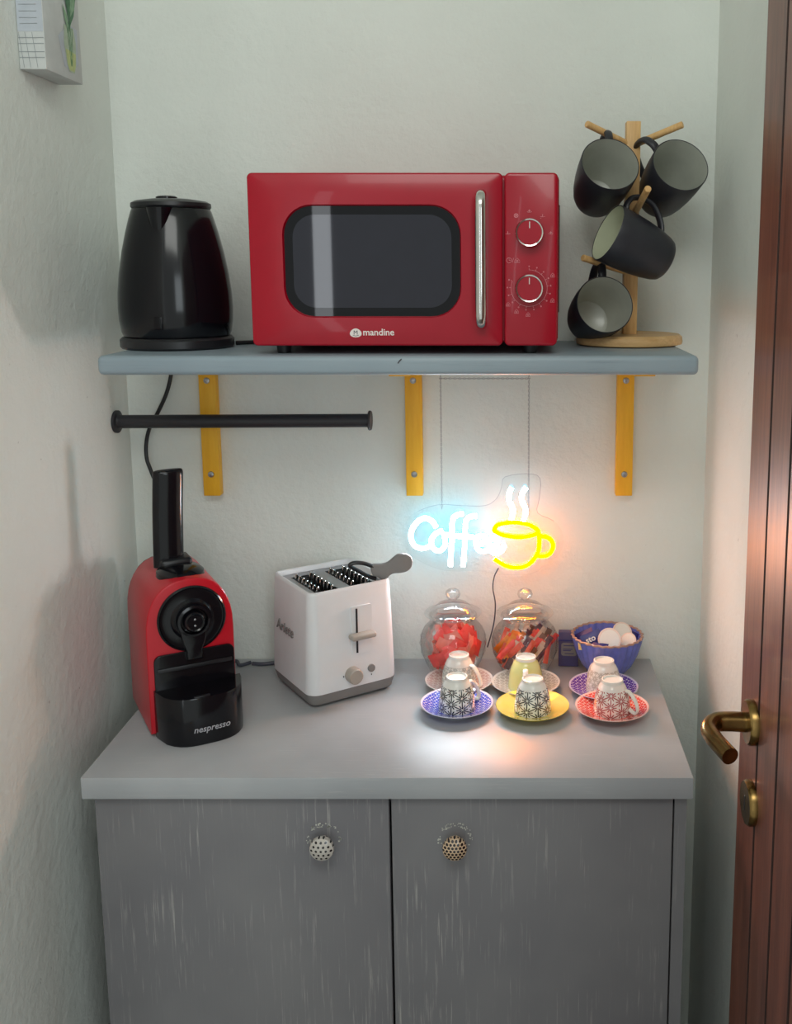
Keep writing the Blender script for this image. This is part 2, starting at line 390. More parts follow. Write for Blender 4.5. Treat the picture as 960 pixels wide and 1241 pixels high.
# ------------------------------------------------------------------ shelf and brackets
sh = thing('wall_shelf', 'blue-grey painted wooden shelf board holding kettle, microwave and mug tree', 'shelf', (-.146, -.145, 1.415))
b = B(); b.box(-.402, .402, -.145, .144, 0, .026, bev=.007, seg=4); b.done('board', M['shelf'], sh)
B().tube([(.0, -.1452, .016), (.002, -.1455, .019), (.005, -.1455, .022)], .0008, 5).done('dent', M['print_dark'], sh)
def bracket(x, lab, al=.212):
    t = thing('shelf_bracket', lab, 'bracket', (x, 0, 1.188), group='yellow wooden brackets under the shelf')
    B().box(-.0135, .0135, -.020, -.0006, 0, .2268, bev=.0012).done('upright', M['yellow'], t)
    B().box(-.0135, .0155, -.021 - al, -.021, .2195, .2266, bev=.001).done('arm', M['yellow'], t)
    for z in (.036, .190):
        s_ = B().lathe([(0, 0), (.0052, 0), (.0046, .0014), (.0022, .0020), (.0018, .0008), (0, .0008)], 16, mx=T(0, -.0202, z) @ rotx(PI / 2)).done('screw', M['steel'], t)
    return t
bracket(-.484, 'yellow wooden shelf bracket at left, crossed by the black paper rail', .07)
bracket(-.152, 'yellow wooden shelf bracket in the middle, left of the coffee sign')
bracket(.191, 'yellow wooden shelf bracket at right, below the mug tree')

# ------------------------------------------------------------------ paper roll rail on the left wall
t = thing('paper_roll_rail', 'matt black tube rail with end discs, fixed to left wall under the shelf', 'rail', (XL, -.058, 1.317), rz=R(-2.0))
B().lathe([(0, .001), (.018, .001), (.018, .005), (.011, .006), (.0098, .012), (0, .012)], 28, mx=Matrix.Rotation(PI / 2, 4, 'Y')).done('wall_flange', M['black_matt'], t)
B().tube([(.004, 0, 0), (.405, 0, .004)], .0106, 20).done('rod', M['black_matt'], t)
B().lathe([(0, 0), (.0150, 0), (.0158, .0015), (.0150, .004), (0, .004)], 28, mx=T(.403, 0, .004) @ Matrix.Rotation(PI / 2, 4, 'Y')).done('end_disc', M['black_matt'], t)

# ------------------------------------------------------------------ kettle
kt = thing('electric_kettle', 'glossy black plastic electric kettle on its base at shelf left', 'kettle', (-.487, -.140, 1.4412))
B().lathe([(0, 0), (.078, 0), (.0805, .003), (.0805, .013), (.077, .0165), (0, .0165)], 64).done('power_base', M['black_satin'], kt)
def kf(r, z, a): return r
prof = [(0, .017), (.0745, .017), (.0775, .024), (.0798, .040), (.0806, .058), (.0797, .080), (.0765, .108), (.0712, .138), (.0650, .165), (.0592, .186), (.0560, .196), (.0545, .199), (0, .199)]
B().lathe(prof, 72).done('body', M['black'], kt)
B().lathe([(0, .2), (.0545, .2), (.0560, .2025), (.0555, .2075), (.0500, .2105), (.030, .2135), (0, .2145)], 64).done('lid', M['black_satin'], kt)
B().lathe([(0, 0), (.015, 0), (.015, .003), (.012, .0045), (0, .005)], 28, mx=T(-.004, -.006, .2135)).done('lid_button', M['black'], kt)
# spout: a beak growing from the front of the upper body
sp = B(); vs = []; rows = []
for i in range(9):
    f = i / 8; z = .199 - f * .045; row = []
    r0 = .0548 + (.199 - z) * .245
    half = .34 * (1 - f) ** .75 + .02; out = .016 * (1 - f) ** 1.1
    for j in range(13):
        u = -1 + 2 * j / 12; a = -PI / 2 + u * half; rr_ = r0 - .002 + out * (1 - u * u) ** .8
        row.append((rr_ * math.cos(a), rr_ * math.sin(a), z))
    rows.append(row)
vs = [p for r_ in rows for p in r_]
sp.add(vs, [(i * 13 + j, i * 13 + j + 1, (i + 1) * 13 + j + 1, (i + 1) * 13 + j) for i in range(8) for j in range(12)] + [tuple(range(13))])
sp.done('spout', M['black'], kt)
hp = smooth_path([(0, .050, .192), (0, .075, .196), (0, .094, .180), (0, .102, .140), (0, .102, .095), (0, .092, .058), (0, .076, .042)], 5)
B().tube(hp, (.0105, .008), 12, flat=(1, 0, 0)).done('handle', M['black_satin'], kt)
B().box(-.006, .006, -.0815, -.0735, .030, .048, bev=.002).done('level_window', M['dark_glass'], kt)
o = tag(B().tube(smooth_path([(-.412, -.10, 1.4445), (-.38, -.08, 1.4445), (-.35, -.075, 1.4445), (-.31, -.07, 1.4445)], 6), .0032, 8).done('kettle_cord', M['cable']), 'short black cord on the shelf between kettle and microwave', 'cord')

# ------------------------------------------------------------------ microwave
mw = thing('microwave_oven', 'red retro microwave oven with black window standing on the shelf', 'microwave', (-.1385, -.268, 1.4412))
W_, H_ = .411, .228; Z0 = .0115
B().box(-W_ / 2 + .003, W_ / 2 + .0022, .012, .262, Z0 + .004, Z0 + H_ - .002, bev=.006, seg=3).done('casing', M['red'], mw)
B().box(W_ / 2 + .0015, W_ / 2 + .0042, .03, .17, .055, .20, bev=.0015).done('side_vent', M['black_satin'], mw)
sx = .1335    # seam between door and control panel, from the centre
zc = Z0 + H_ / 2
dw = sx + W_ / 2 - .0012; dcx = (-W_ / 2 + sx - .0012) / 2
wn = (.238, .149); wcx = -.0420; wcz = Z0 + .1125
def shell(w, h, r, cxx, czz, hole=None, y0=0, y1=.013, n=8):
    s_ = B(); o1 = rrect(w, h, r, n, cxx, czz); o0 = rrect(w - .005, h - .005, max(r - .0025, .001), n, cxx, czz)
    if hole:
        ww, hh, rr_, hx, hz_ = hole; i0 = rrect(ww, hh, rr_, n, hx, hz_); i1 = rrect(ww - .004, hh - .004, rr_ - .002, n, hx, hz_)
        seq = [[(x, y1, z) for x, z in o1], [(x, y0 + .0025, z) for x, z in o1], [(x, y0 + .0008, z) for x, z in rrect(w - .0016, h - .0016, max(r - .0008, .001), n, cxx, czz)], [(x, y0, z) for x, z in o0], [(x, y0, z) for x, z in i0], [(x, y0 + .0012, z) for x, z in rrect(ww - .0012, hh - .0012, rr_ - .0006, n, hx, hz_)], [(x, y0 + .006, z) for x, z in i1], [(x, y1, z) for x, z in i1]]
    else:
        seq = [[(x, y1, z) for x, z in o1], [(x, y0 + .0025, z) for x, z in o1], [(x, y0 + .0008, z) for x, z in rrect(w - .0016, h - .0016, max(r - .0008, .001), n, cxx, czz)], [(x, y0, z) for x, z in o0]]
    k = len(o1); vs = [p for q in seq for p in q]; fs = []
    for a in range(len(seq) - 1):
        for i in range(k): fs.append((a * k + i, a * k + (i + 1) % k, (a + 1) * k + (i + 1) % k, (a + 1) * k + i))
    if not hole: fs.append(tuple((len(seq) - 1) * k + i for i in range(k)))
    s_.add(vs, fs); return s_
d = shell(dw, H_, .007, dcx, zc, (wn[0], wn[1], .040, wcx, wcz)).done('oven_door', M['red'], mw, auto=50)
B().prism(rrect(wn[0] - .003, wn[1] - .003, .0385, 8, wcx, wcz), .005, .0125).done('window', M['dark_glass'], d)
B().prism(rrect(wn[0] - .026, wn[1] - .026, .030, 8, wcx, wcz), .0042, .006).done('door_screen', M['mesh'], d)
hx = .1035
hp = smooth_path([(hx, .002, Z0 + .199), (hx, -.012, Z0 + .2), (hx, -.022, Z0 + .193), (hx, -.026, Z0 + .175), (hx, -.027, Z0 + .114), (hx, -.026, Z0 + .052), (hx, -.022, Z0 + .036), (hx, -.012, Z0 + .029), (hx, .002, Z0 + .030)], 6)
B().tube(hp, (.0074, .006), 20, flat=(1, 0, 0)).done('handle', M['chrome'], d)
# badge and lettering
lg = B(); pts = []
for i in range(28):
    a = 2 * PI * i / 28; x = .0078 * math.cos(a) * (1 - .18 * math.sin(a)); z = .0060 * math.sin(a); pts.append((-.0660 + x, Z0 + .0175 + z))
lg.prism(pts, -.0005, .0001); lg.done('badge', M['print_white'], d, smooth=False)
text('badge_letter', 'M', .0080, M['print_dark'], d, (-.0692, -.0006, Z0 + .0153), bold=0)
B().tube([(-.0700, -.0006, Z0 + .0145), (-.066, -.0006, Z0 + .0133), (-.062, -.0006, Z0 + .0145)], .00035, 5).done('badge_underline', M['print_dark'], d)
text('brand_lettering', 'mandine', .0125, M['print_white'], d, (-.0565, -.0001, Z0 + .0143), bold=.0002)
# control panel
pw = W_ / 2 - sx - .0012; pcx = sx + .0012 + pw / 2
cp = shell(pw, H_, .007, pcx, zc).done('control_panel', M['red'], mw, auto=50)
kx = .1676; k1, k2 = Z0 + .150, Z0 + .0772
for kz in (k1, k2):
    mx = T(kx, 0, kz) @ rotx(PI / 2)
    kn = B().lathe([(0, 0), (.0175, 0), (.0165, .014), (.0160, .0155), (0, .0157)], 48, mx=mx).done('dial', M['red'], cp)
    B().lathe([(.0165, .0130), (.0187, .0125), (.0190, .0145), (.0178, .0170), (.0163, .0165), (.0160, .0150)], 48, mx=mx, close=True).done('chrome_ring', M['chrome'], kn)
    B().box(kx - .0006, kx + .0006, -.0168, -.0156, kz + .0055, kz + .0140, bev=.0002, seg=1).done('pointer', M['print_white'], kn)
ln = B()
def stroke(pts, w=.00028, y=-.0002): ln.tube([(x, y, z) for x, z in pts], w, 4)
def arc(cx_, cz_, r, a0, a1, n=20): return [(cx_ + r * math.sin(R(a0 + (a1 - a0) * i / n)), cz_ + r * math.cos(R(a0 + (a1 - a0) * i / n))) for i in range(n + 1)]
# lower dial scale: 0 to 300 degrees clockwise
stroke(arc(kx, k2, .0242, 0, 292, 50))
for i in range(15):
    a = R(i * 20.9); stroke([(kx + .0242 * math.sin(a), k2 + .0242 * math.cos(a)), (kx + .0266 * math.sin(a), k2 + .0266 * math.cos(a))])
    stroke(arc(kx + .0290 * math.sin(a), k2 + .0290 * math.cos(a), .0007, 0, 360, 6), .0004)
for a in (62, 118, 182, 208, 232):
    x, z = kx + .0355 * math.sin(R(a)), k2 + .0355 * math.cos(R(a))
    stroke([(x - .0028, z - .002), (x + .0028, z - .002), (x + .0022, z + .001), (x, z + .0034), (x - .0022, z + .001), (x - .0028, z - .002)])
    stroke(arc(x, z - .0002, .001, 0, 360, 6))
stroke(arc(kx - .0268, k2 + .0368, .0034, 0, 360, 16)); stroke([(kx - .0268, k2 + .0392), (kx - .0268, k2 + .0368), (kx - .025, k2 + .0368)])
stroke([(kx - .0222, k2 + .034), (kx - .0208, k2 + .0398)])
stroke([(kx - .0195, k2 + .0338), (kx - .0125, k2 + .0338), (kx - .0130, k2 + .037), (kx - .016, k2 + .0398), (kx - .019, k2 + .037), (kx - .0195, k2 + .0338)]); stroke(arc(kx - .016, k2 + .036, .0012, 0, 360, 6), .0005)
# upper dial marks
for a, kind in ((0, 0), (-38, 1), (38, 2), (-90, 3), (90, 4)):
    x, z = kx + .0285 * math.sin(R(a)), k1 + .0285 * math.cos(R(a))
    if kind == 1:
        stroke(arc(x, z, .0026, 0, 360, 12), .0004); stroke([(x - .002, z - .002), (x + .002, z + .002)], .0004); stroke([(x - .002, z + .002), (x + .002, z - .002)], .0004)
    else:
        stroke([(x - .0032, z - .001), (x - .001, z - .0016), (x + .001, z - .0016), (x + .0032, z - .001)]); stroke([(x, z - .0012), (x, z + .002)], .0004)
        if kind in (0, 4): stroke([(x - .0018, z + .0004), (x + .0018, z + .0004)], .0004)
        if kind in (2,): stroke([(x - .002, z - .003), (x - .0028, z - .0036)], .0004)
tag(ln.done('dial_markings', M['print_pink'], cp, smooth=False), kind='stuff')
for fx, fy in ((-.17, .03), (.17, .03), (-.17, .23), (.17, .23)):
    B().lathe([(0, 0), (.009, 0), (.011, .016), (0, .016)], 20, mx=T(fx, fy, 0)).done('foot', M['black_satin'], mw)

# ------------------------------------------------------------------ mug tree and mugs
py = -.088
mt = thing('mug_tree', 'pale bamboo mug tree with square post and round base on the shelf', 'mug tree', (.186, py, 1.4412))
B().lathe([(0, 0), (.074, 0), (.076, .001), (.080, .002), (.0810, .006), (.0800, .013), (.076, .0165), (0, .0165)], 72).done('base', M['bamboo_base'], mt)
B().box(-.0105, .0105, -.0105, .0105, .0160, .3290, bev=.0012).done('post', M['bamboo'], mt)
def peg(a, b_, full=True):
    a = Vector(a) - Vector((.186, py, 1.4412)); b_ = Vector(b_) - Vector((.186, py, 1.4412))
    B().tube([a, b_ - (b_ - a).normalized() * .001, b_], [.0050, .0050, .0042], 16).done('peg', M['bamboo'], mt)
peg((.186, py, 1.735), (.114, -.128, 1.762)); peg((.186, py, 1.7365), (.254, -.122, 1.762))
peg((.188, py, 1.632), (.197, -.185, 1.6665)); peg((.184, py, 1.5500), (.1095, -.148, 1.5715))
def mug(rim, base, hdir, inner, lab):
    rim, base, hdir = Vector(rim), Vector(base), Vector(hdir)
    L = .098; z = (rim - base).normalized(); org = rim - z * L
    x = (hdir - z * hdir.dot(z)).normalized(); y = z.cross(x)
    t = thing('mug', lab, 'mug', group='black mugs hanging on the mug tree')
    t.matrix_world = Matrix(((x.x, y.x, z.x, org.x), (x.y, y.y, z.y, org.y), (x.z, y.z, z.z, org.z), (0, 0, 0, 1)))
    B().lathe([(0, .002), (.022, .002), (.023, 0), (.027, 0), (.0305, .003), (.0335, .010), (.0372, .026), (.0402, .048), (.0418, .070), (.0424, .098), (.0417, .0992), (.0408, .0985)], 56).done('body', M['mug_out'], t, auto=50)
    i_ = B().lathe([(.0408, .0985), (.0402, .070), (.0384, .046), (.0350, .024), (.0300, .0095), (.024, .0055), (0, .005)], 56).done('inside', inner, t)
    hp = smooth_path([(.0418, 0, .082), (.052, 0, .084), (.066, 0, .078), (.0725, 0, .062), (.070, 0, .044), (.058, 0, .030), (.046, 0, .022), (.0368, 0, .019)], 5)
    B().tube(hp, (.0064, .0042), 12, flat=(0, 1, 0)).done('handle', M['mug_out'], t)
    return t
mug((.1455, -.165, 1.702), (.131, -.085, 1.660), (.12, .1, 1), M['mug_in'], 'black mug hanging at upper left of the mug tree, mouth facing out')
mug((.2475, -.150, 1.702), (.2275, -.070, 1.660), (-.62, .1, .8), M['mug_in'], 'black mug hanging at upper right of the mug tree, mouth facing out')
mug((.1440, -.168, 1.6065), (.242, -.138, 1.561), (.25, .35, 1), M['mug_in_light'], 'black mug hanging sideways in mid tree, pale inside facing left')
mug((.1405, -.168, 1.5045), (.1235, -.084, 1.477), (.04, .25, 1), M['mug_in'], 'lowest black mug, resting by the mug tree base, mouth facing out')

# ------------------------------------------------------------------ cords on the wall
tag(B().tube(smooth_path([(-.540, -.012, 1.414), (-.544, -.012, 1.384), (-.553, -.012, 1.355), (-.567, -.014, 1.326), (-.582, -.014, 1.300), (-.589, -.014, 1.275), (-.589, -.016, 1.250), (-.582, -.018, 1.228), (-.560, -.02, 1.16), (-.54, -.025, 1.02), (-.545, -.03, .905)], 6), .0032, 8).done('power_cord', M['cable']), 'black power cord hanging down the wall behind the rail to the coffee machine', 'cord')

# ------------------------------------------------------------------ capsule coffee machine
a_ = R(30)
cm = thing('coffee_machine', 'red and black capsule coffee machine with raised lever at worktop left', 'coffee machine', (-.503, -.292, .9002), rz=a_)
# local: x to the right along the front, y towards the rear, z up; the front left bottom corner is the origin
w = .122
def arch(x0, x1, h, hs, n=12, z0=.004):
    c_ = (x0 + x1) / 2; a = (x1 - x0) / 2; out = [(x0, z0), (x1, z0)]
    for i in range(n + 1):
        t_ = PI * i / n; cs, sn = math.cos(t_), math.sin(t_)
        out.append((c_ + a * math.copysign(abs(cs) ** .78, cs), hs + (h - hs) * abs(sn) ** .9))
    return out
body = arch(0, w, .224, .146, 18)
B().prism(body, .0, .150, bev=.003).done('red_shell', M['red_side'], cm, auto=25)
B().prism(arch(.008, w - .008, .214, .142, 14, .0), .148, .185, bev=.004).done('water_tank', M['black_satin'], cm, auto=25)
B().box(.02, w - .02, .184, .188, .16, .19, bev=.001).done('tank_lid_lip', M['grey_plastic'], cm)
B().box(.012, w - .012, .01, .15, -.0002, .006).done('foot_plate', M['black_satin'], cm, smooth=False)
# black front: round capsule head joined by a neck to the panel
cxm = w / 2 + .002
mx = lambda y, z: T(cxm, y, z) @ rotx(PI / 2)
hz_ = .166
B().lathe([(0, 0), (.0475, 0), (.0478, .003), (.0455, .005), (.044, .0035), (.040, .003), (.030, .005), (.026, .010), (0, .011)], 56, mx=mx(.0005, hz_)).done('capsule_head', M['black'], cm)
B().lathe([(.0205, .009), (.0235, .012), (.0225, .017), (.019, .018), (.0175, .014), (.0175, .009)], 48, mx=mx(.0005, hz_), close=True).done('head_ring', M['black'], cm)
nz = B().lathe([(0, .008), (.0150, .010), (.0145, .022), (.0125, .025), (.0105, .0235), (0, .0235)], 40, mx=mx(.0005, hz_)).done('nozzle', M['black'], cm)
for q in (.0045, -.0045):
    B().lathe([(0, .023), (.0016, .0236), (0, .0246)], 12, mx=mx(.0005, hz_ + q)).done('indicator_dot', M['steel'], nz)
B().prism([(cxm - .019, .155), (cxm - .016, .135), (cxm - .011, .122), (cxm - .011, .108), (cxm + .011, .108), (cxm + .011, .122), (cxm + .016, .135), (cxm + .019, .155)], -.012, .001, bev=.002).done('neck', M['black'], cm)
B().prism(rrect(w - .010, .110, .010, 6, w / 2 + .003, .064), -.004, .001, bev=.001).done('front_panel', M['black'], cm)
B().box(.012, w - .006, -.0062, -.004, .094, .100, bev=.0008).done('panel_rib', M['black_satin'], cm)
# drip tray with a curved front
def tray(x0, x1, dep, n=16):
    out = [(x1, .0)]; out2 = []
    for i in range(n + 1):
        u = i / n; x = x1 + (x0 - x1) * u; out2.append((x, -.006 - dep * (1 - abs(2 * u - 1) ** 3.2) ** .62))
    return out2
foot = tray(.006, w + .006, .052)
dt = B(); k = len(foot); seq = []
for z, sc_ in ((.0, .985), (.003, 1.0), (.066, 1.0), (.069, .985)):
    seq.append([(w / 2 + .006 + (x - w / 2 - .006) * sc_, y * sc_, z - (0)) for x, y in foot] + [(.006, .002, z), (w + .006, .002, z)][::1])
k = len(seq[0]); vs = [p for r_ in seq for p in r_]; fs = [tuple(range(k)), tuple(3 * k + i for i in range(k))[::-1]]
for a in range(3):
    for i in range(k): fs.append((a * k + i, a * k + (i + 1) % k, (a + 1) * k + (i + 1) % k, (a + 1) * k + i))
dt.add(vs, fs); dtr = dt.done('drip_tray', M['black'], cm, auto=40)
B().box(.05, .072, -.055, -.050, .0635, .0705, bev=.001).done('tray_notch', M['black_satin'], dtr)
text('tray_lettering', 'nespresso', .0125, M['print_grey'], dtr, (.046, -.0592, .020), shear=.2, bend=lambda x: -(((x - .018) / .05) ** 2) * .006, bold=.00015)
# lever and its hinge on top
B().lathe([(0, 0), (.030, 0), (.0295, .006), (.024, .011), (.012, .0135), (0, .014)], 36, mx=T(cxm - .002, .052, .2165) @ Matrix.Diagonal((1.12, 1.35, 1, 1))).done('lever_cradle', M['black'], cm)
B().box(cxm - .026, cxm + .02, .064, .106, .205, .236, bev=.006, seg=3).done('lever_hinge', M['black_satin'], cm)
lv = smooth_path([(cxm - .011, .084, .222), (cxm - .010, .085, .26), (cxm - .008, .086, .31), (cxm - .0055, .087, .350), (cxm - .005, .087, .362), (cxm - .005, .087, .366)], 4); m_ = len(lv)
B().tube(lv, [(.0218, .011)] * (m_ - 5) + [(.0216, .0108), (.0212, .0102), (.0205, .0095), (.019, .008), (.016, .005)], 28, flat=(1, 0, 0)).done('lever', M['black'], cm)

# ------------------------------------------------------------------ toaster
ta = R(35)
ts = thing('toaster', 'white two-slot toaster with grey base and taupe knobs beside coffee machine', 'toaster', (-.294, -.208, .9002), rz=ta)
TW, TD, TH = .148, .152, .180
def rr_xy(x0, x1, y0, y1, r, n=6):
    return [((x0 + x1) / 2 + a, (y0 + y1) / 2 + b_) for a, b_ in rrect(x1 - x0, y1 - y0, r, n)]
def loft(levels, capb=True, capt=True):
    s_ = B(); k = len(levels[0][0]); vs = []; fs = []
    for pts, z in levels: vs += [(x, y, z if not callable(z) else z(x, y)) for x, y in pts]
    for a in range(len(levels) - 1):
        for i in range(k): fs.append((a * k + i, a * k + (i + 1) % k, (a + 1) * k + (i + 1) % k, (a + 1) * k + i))
    if capb: fs.append(tuple(range(k))[::-1])
    if capt: fs.append(tuple((len(levels) - 1) * k + i for i in range(k)))
    s_.add(vs, fs); return s_
def ins(d, x0=0, x1=TW, y0=0, y1=TD, r=.018): return rr_xy(x0 + d, x1 - d, y0 + d, y1 - d, max(r - d, .002))
loft([(ins(.012), 0), (ins(.004), .006), (ins(-.001), .022)]).done('base', M['grey_plastic'], ts)
# shell with a sunken top
loft([(ins(-.001), .0222), (ins(-.0012), .03), (ins(.002), .12), (ins(.0045), TH - .006), (ins(.006), TH - .001), (ins(.008), TH), (ins(.0105), TH - .0015), (ins(.0125), TH - .008)], capb=False, capt=False).done('shell', M['white_plastic'], ts, auto=60)
# top plate with two slots
tp = B(); zt = TH - .008
xs = [.012, .026, .064, .084, .122, TW - .012]
for i in (0, 2, 4): tp.box(xs[i], xs[i + 1], .014, TD - .014, zt - .003, zt)
for i in (1, 3):
    tp.box(xs[i], xs[i + 1], .014, .030, zt - .003, zt); tp.box(xs[i], xs[i + 1], TD - .030, TD - .014, zt - .003, zt)
tp.done('top_plate', M['steel'], ts, smooth=False)
for (x0, x1) in ((.026, .064), (.084, .122)):
    wl = B(); wl.box(x0 - .003, x0, .028, TD - .028, .04, zt - .003); wl.box(x1, x1 + .003, .028, TD - .028, .04, zt - .003); wl.box(x0, x1, .028, TD - .028, .04, .044)
    wl.done('slot_well', M['black_satin'], ts, smooth=False)
    for q in range(7):
        y = .036 + q * (TD - .072) / 6
        B().tube(smooth_path([(x0 + .003, y, zt - .02), (x0 + .005, y, zt + .001), (x0 + .009, y + .002, zt + .004), (x0 + .011, y + .004, zt - .012)], 4), .0013, 6).done('guide_wire', M['chrome'], ts)
        B().tube(smooth_path([(x1 - .003, y, zt - .02), (x1 - .005, y, zt + .001), (x1 - .009, y - .002, zt + .004), (x1 - .011, y - .004, zt - .012)], 4), .0013, 6).done('guide_wire', M['chrome'], ts)
# lever slot, lever, knobs on the front
B().prism(rrect(.034, .076, .003, 3, .087, .111), -.0012, .006).done('lever_recess', M['white_plastic'], ts)
B().box(.0765, .0790, -.0030, .004, .076, .146).done('lever_slot', M['black_satin'], ts, smooth=False)
B().box(.063, .104, -.018, -.0012, .1005, .1085, bev=.003, seg=3).done('lever', M['taupe_plastic'], ts)
B().lathe([(0, -.003), (.0125, -.003), (.0120, .012), (.0105, .0135), (0, .0137)], 36, mx=T(.069, -.002, .043) @ rotx(PI / 2)).done('browning_knob', M['taupe_plastic'], ts)
B().lathe([(0, -.003), (.0060, -.003), (.0058, .0025), (0, .0030)], 28, mx=T(.101, -.001, .046) @ rotx(PI / 2)).done('stop_button', M['grey_plastic'], ts)
B().box(.1005, .1015, -.0022, .0008, .0345, .0365).done('front_mark', M['print_dark'], ts, smooth=False)
B().box(.0535, .0545, -.0022, .0008, .0415, .044).done('front_mark', M['print_dark'], ts, smooth=False)
text('side_lettering', 'Ariete', .025, M['grey_plastic'], ts, (-.0000, .124, .096), rot=(PI / 2, 0, -PI / 2), shear=.25, ext=.0008)

# bread tongs lying on the toaster
tg = thing('toast_tongs', 'grey wooden toast tongs with a dark loop lying across the toaster top', 'tongs', (-.205, -.118, 1.0865), rz=R(14))
outl = [(-.012, -.006), (-.004, -.010), (.002, -.017), (.008, -.019), (.013, -.012), (.020, -.009), (.032, -.010), (.042, -.009), (.050, -.003), (.0525, .006), (.050, .014), (.042, .019), (.032, .020), (.024, .016), (.014, .010), (.004, .009), (-.012, .010)]
sm = [(p.x, p.z) for p in smooth_path([(x, 0, z) for x, z in outl], 3, closed=True)]
B().prism(sm, -.005, .005, bev=.002, mx=T(.006, 0, .006) @ Matrix.Rotation(R(-6), 4, 'Y')).done('handle', M['grey_plastic'], tg)
B().tube(smooth_path([(.000, 0, -.008), (-.012, 0, -.003), (-.026, 0, .006), (-.036, 0, .012), (-.040, 0, .017), (-.032, 0, .020), (-.018, 0, .018), (-.004, 0, .012)], 4), (.0055, .0030), 10, flat=(0, 1, 0)).done('loop', M['black_satin'], tg)

# ------------------------------------------------------------------ neon sign
ns = thing('neon_sign', 'lit neon sign of the word Coffee and a steaming yellow cup, hung on chains', 'neon sign', (0, -.050, 0))
def sg(pts, y=0, k=5, closed=False):
    return smooth_path([((px - 615) * .001325, y, 1.1388 - (pz - 640) * .001358) for px, pz in pts], k, closed)
def P8(l): return [(485 + x / 8, 600 + y / 8) for x, y in l]
def P9(l): return [(585 + x / 9.55, 570 + y / 9.55) for x, y in l]
words = [('letter', [P8([(345, 295), (312, 240), (240, 205), (165, 240), (110, 320), (100, 400), (130, 470), (190, 500), (250, 492), (292, 465)])]),
         ('letter', [P8([(412, 332), (350, 350), (303, 405), (300, 470), (335, 515), (385, 522), (425, 480), (432, 420), (412, 345)])]),
         ('letter', [P8([(612, 165), (560, 170), (515, 205), (502, 270), (500, 400), (490, 520), (481, 675)])]),
         ('letter', [P8([(742, 185), (690, 188), (645, 220), (630, 290), (626, 400), (618, 520), (606, 678)])]),
         ('crossbar', [P8([(440, 368), (520, 378), (620, 385), (735, 394)])]),
         ('letter', [P8([(735, 470), (790, 450), (828, 410), (800, 375), (755, 388), (733, 440), (745, 500), (790, 530), (845, 520), (880, 490)])]),
         ('letter', [P8([(880, 500), (925, 470), (950, 420), (925, 388), (885, 400), (868, 450), (872, 510), (905, 548), (950, 545), (990, 515), (1012, 468)])])]
TR = .0038
def neon(name, paths, par, front, back, closed=False):
    b_ = B()
    for p in paths: b_.tube(sg(p, 0, 5, closed), TR, 14, closed=closed)
    o = b_.done(name, None, par, mats=[M[front], M['white_plastic']])
    for f_ in o.data.polygons:                    # the silicone tube glows to the front, its housing behind is opaque
        if f_.normal.y > -.28: f_.material_index = 1
    c_ = B()  # extra glowing strip added behind the housing to throw the wall halo
    for p in paths: c_.tube(sg(p, .0068, 4, closed), (TR * .8, .0015), 6, closed=closed, flat=(1, 0, 0))
    c_.done('added_halo_strip', M[back], o); return o
for nm, ps in words: neon(nm, ps, ns, 'neon_white', 'halo_cyan')
for p in (P9([(338, 175), (308, 240), (305, 320), (340, 400), (352, 460), (330, 548)]), P9([(505, 172), (462, 240), (452, 320), (488, 400), (497, 470), (472, 560)])):
    neon('steam', [p], ns, 'neon_white', 'halo_cyan')
neon('cup_rim', [P9([(135, 655), (185, 605), (330, 580), (480, 592), (590, 632), (648, 690), (560, 735), (410, 752), (240, 728), (150, 690)])], ns, 'neon_yellow', 'halo_orange', True)
neon('cup_body', [P9([(650, 695), (658, 800), (645, 920), (580, 1030), (490, 1095), (380, 1110), (260, 1085), (130, 1005)])], ns, 'neon_yellow', 'halo_orange')
neon('cup_handle', [P9([(668, 742), (740, 752), (795, 790), (820, 850), (795, 930), (730, 972), (640, 972)])], ns, 'neon_yellow', 'halo_orange')
# clear acrylic backing plate
ol = [(505, 620), (530, 612), (560, 613), (588, 613), (602, 604), (608, 590), (612, 578), (640, 574), (655, 580), (654, 605), (652, 622), (672, 632), (684, 650), (680, 672), (664, 684), (645, 698), (600, 698), (580, 694), (540, 694), (510, 684), (490, 668), (486, 645), (492, 630)]
pl = [(p.x, p.z) for p in sg(ol, 0, 3, True)]
B().prism(pl, .0150, .0175).done('acrylic_plate', M['acrylic'], ns, smooth=False)
B().tube([(x, .0150, z) for x, z in pl[:34]], .0004, 4).done('plate_edge', M['print_grey'], ns)
for px in (535, 641):
    x = (px - 615) * .001325; zb = 1.168 if px == 535 else 1.156; ch = B(); zt_ = 1.407; nn = int((zt_ - zb) / .0036)
    for q in range(nn):
        z = zt_ - q * .0036; rr_ = Matrix.Rotation(PI / 2 * (q % 2), 4, 'Z')
        ch.tube([(Matrix.Translation((x, .009, z)) @ rr_ @ Vector((.0012 * math.cos(a), 0, .0022 * math.sin(a)))) for a in [2 * PI * j / 6 for j in range(6)]], .00042, 4, closed=True)
    ch.done('chain', M['steel'], ns, smooth=False)
    B().tube([(x, .009, 1.4145), (x, .007, 1.402), (x + .001, .004, 1.396), (x + .002, .006, 1.391)], .0014, 8).done('hook', M['white_plastic'], ns)
ch = B()
x0, x1 = (535 - 615) * .001325, (641 - 615) * .001325
for q in range(38):
    x = x0 + (x1 - x0) * q / 37; rr_ = Matrix.Rotation(PI / 2 * (q % 2), 4, 'X')
    ch.tube([(Matrix.Translation((x, .009, 1.3835)) @ rr_ @ Vector((.0024 * math.cos(a), 0, .0012 * math.sin(a)))) for a in [2 * PI * j / 6 for j in range(6)]], .00042, 4, closed=True)
ch.done('chain', M['steel'], ns, smooth=False)
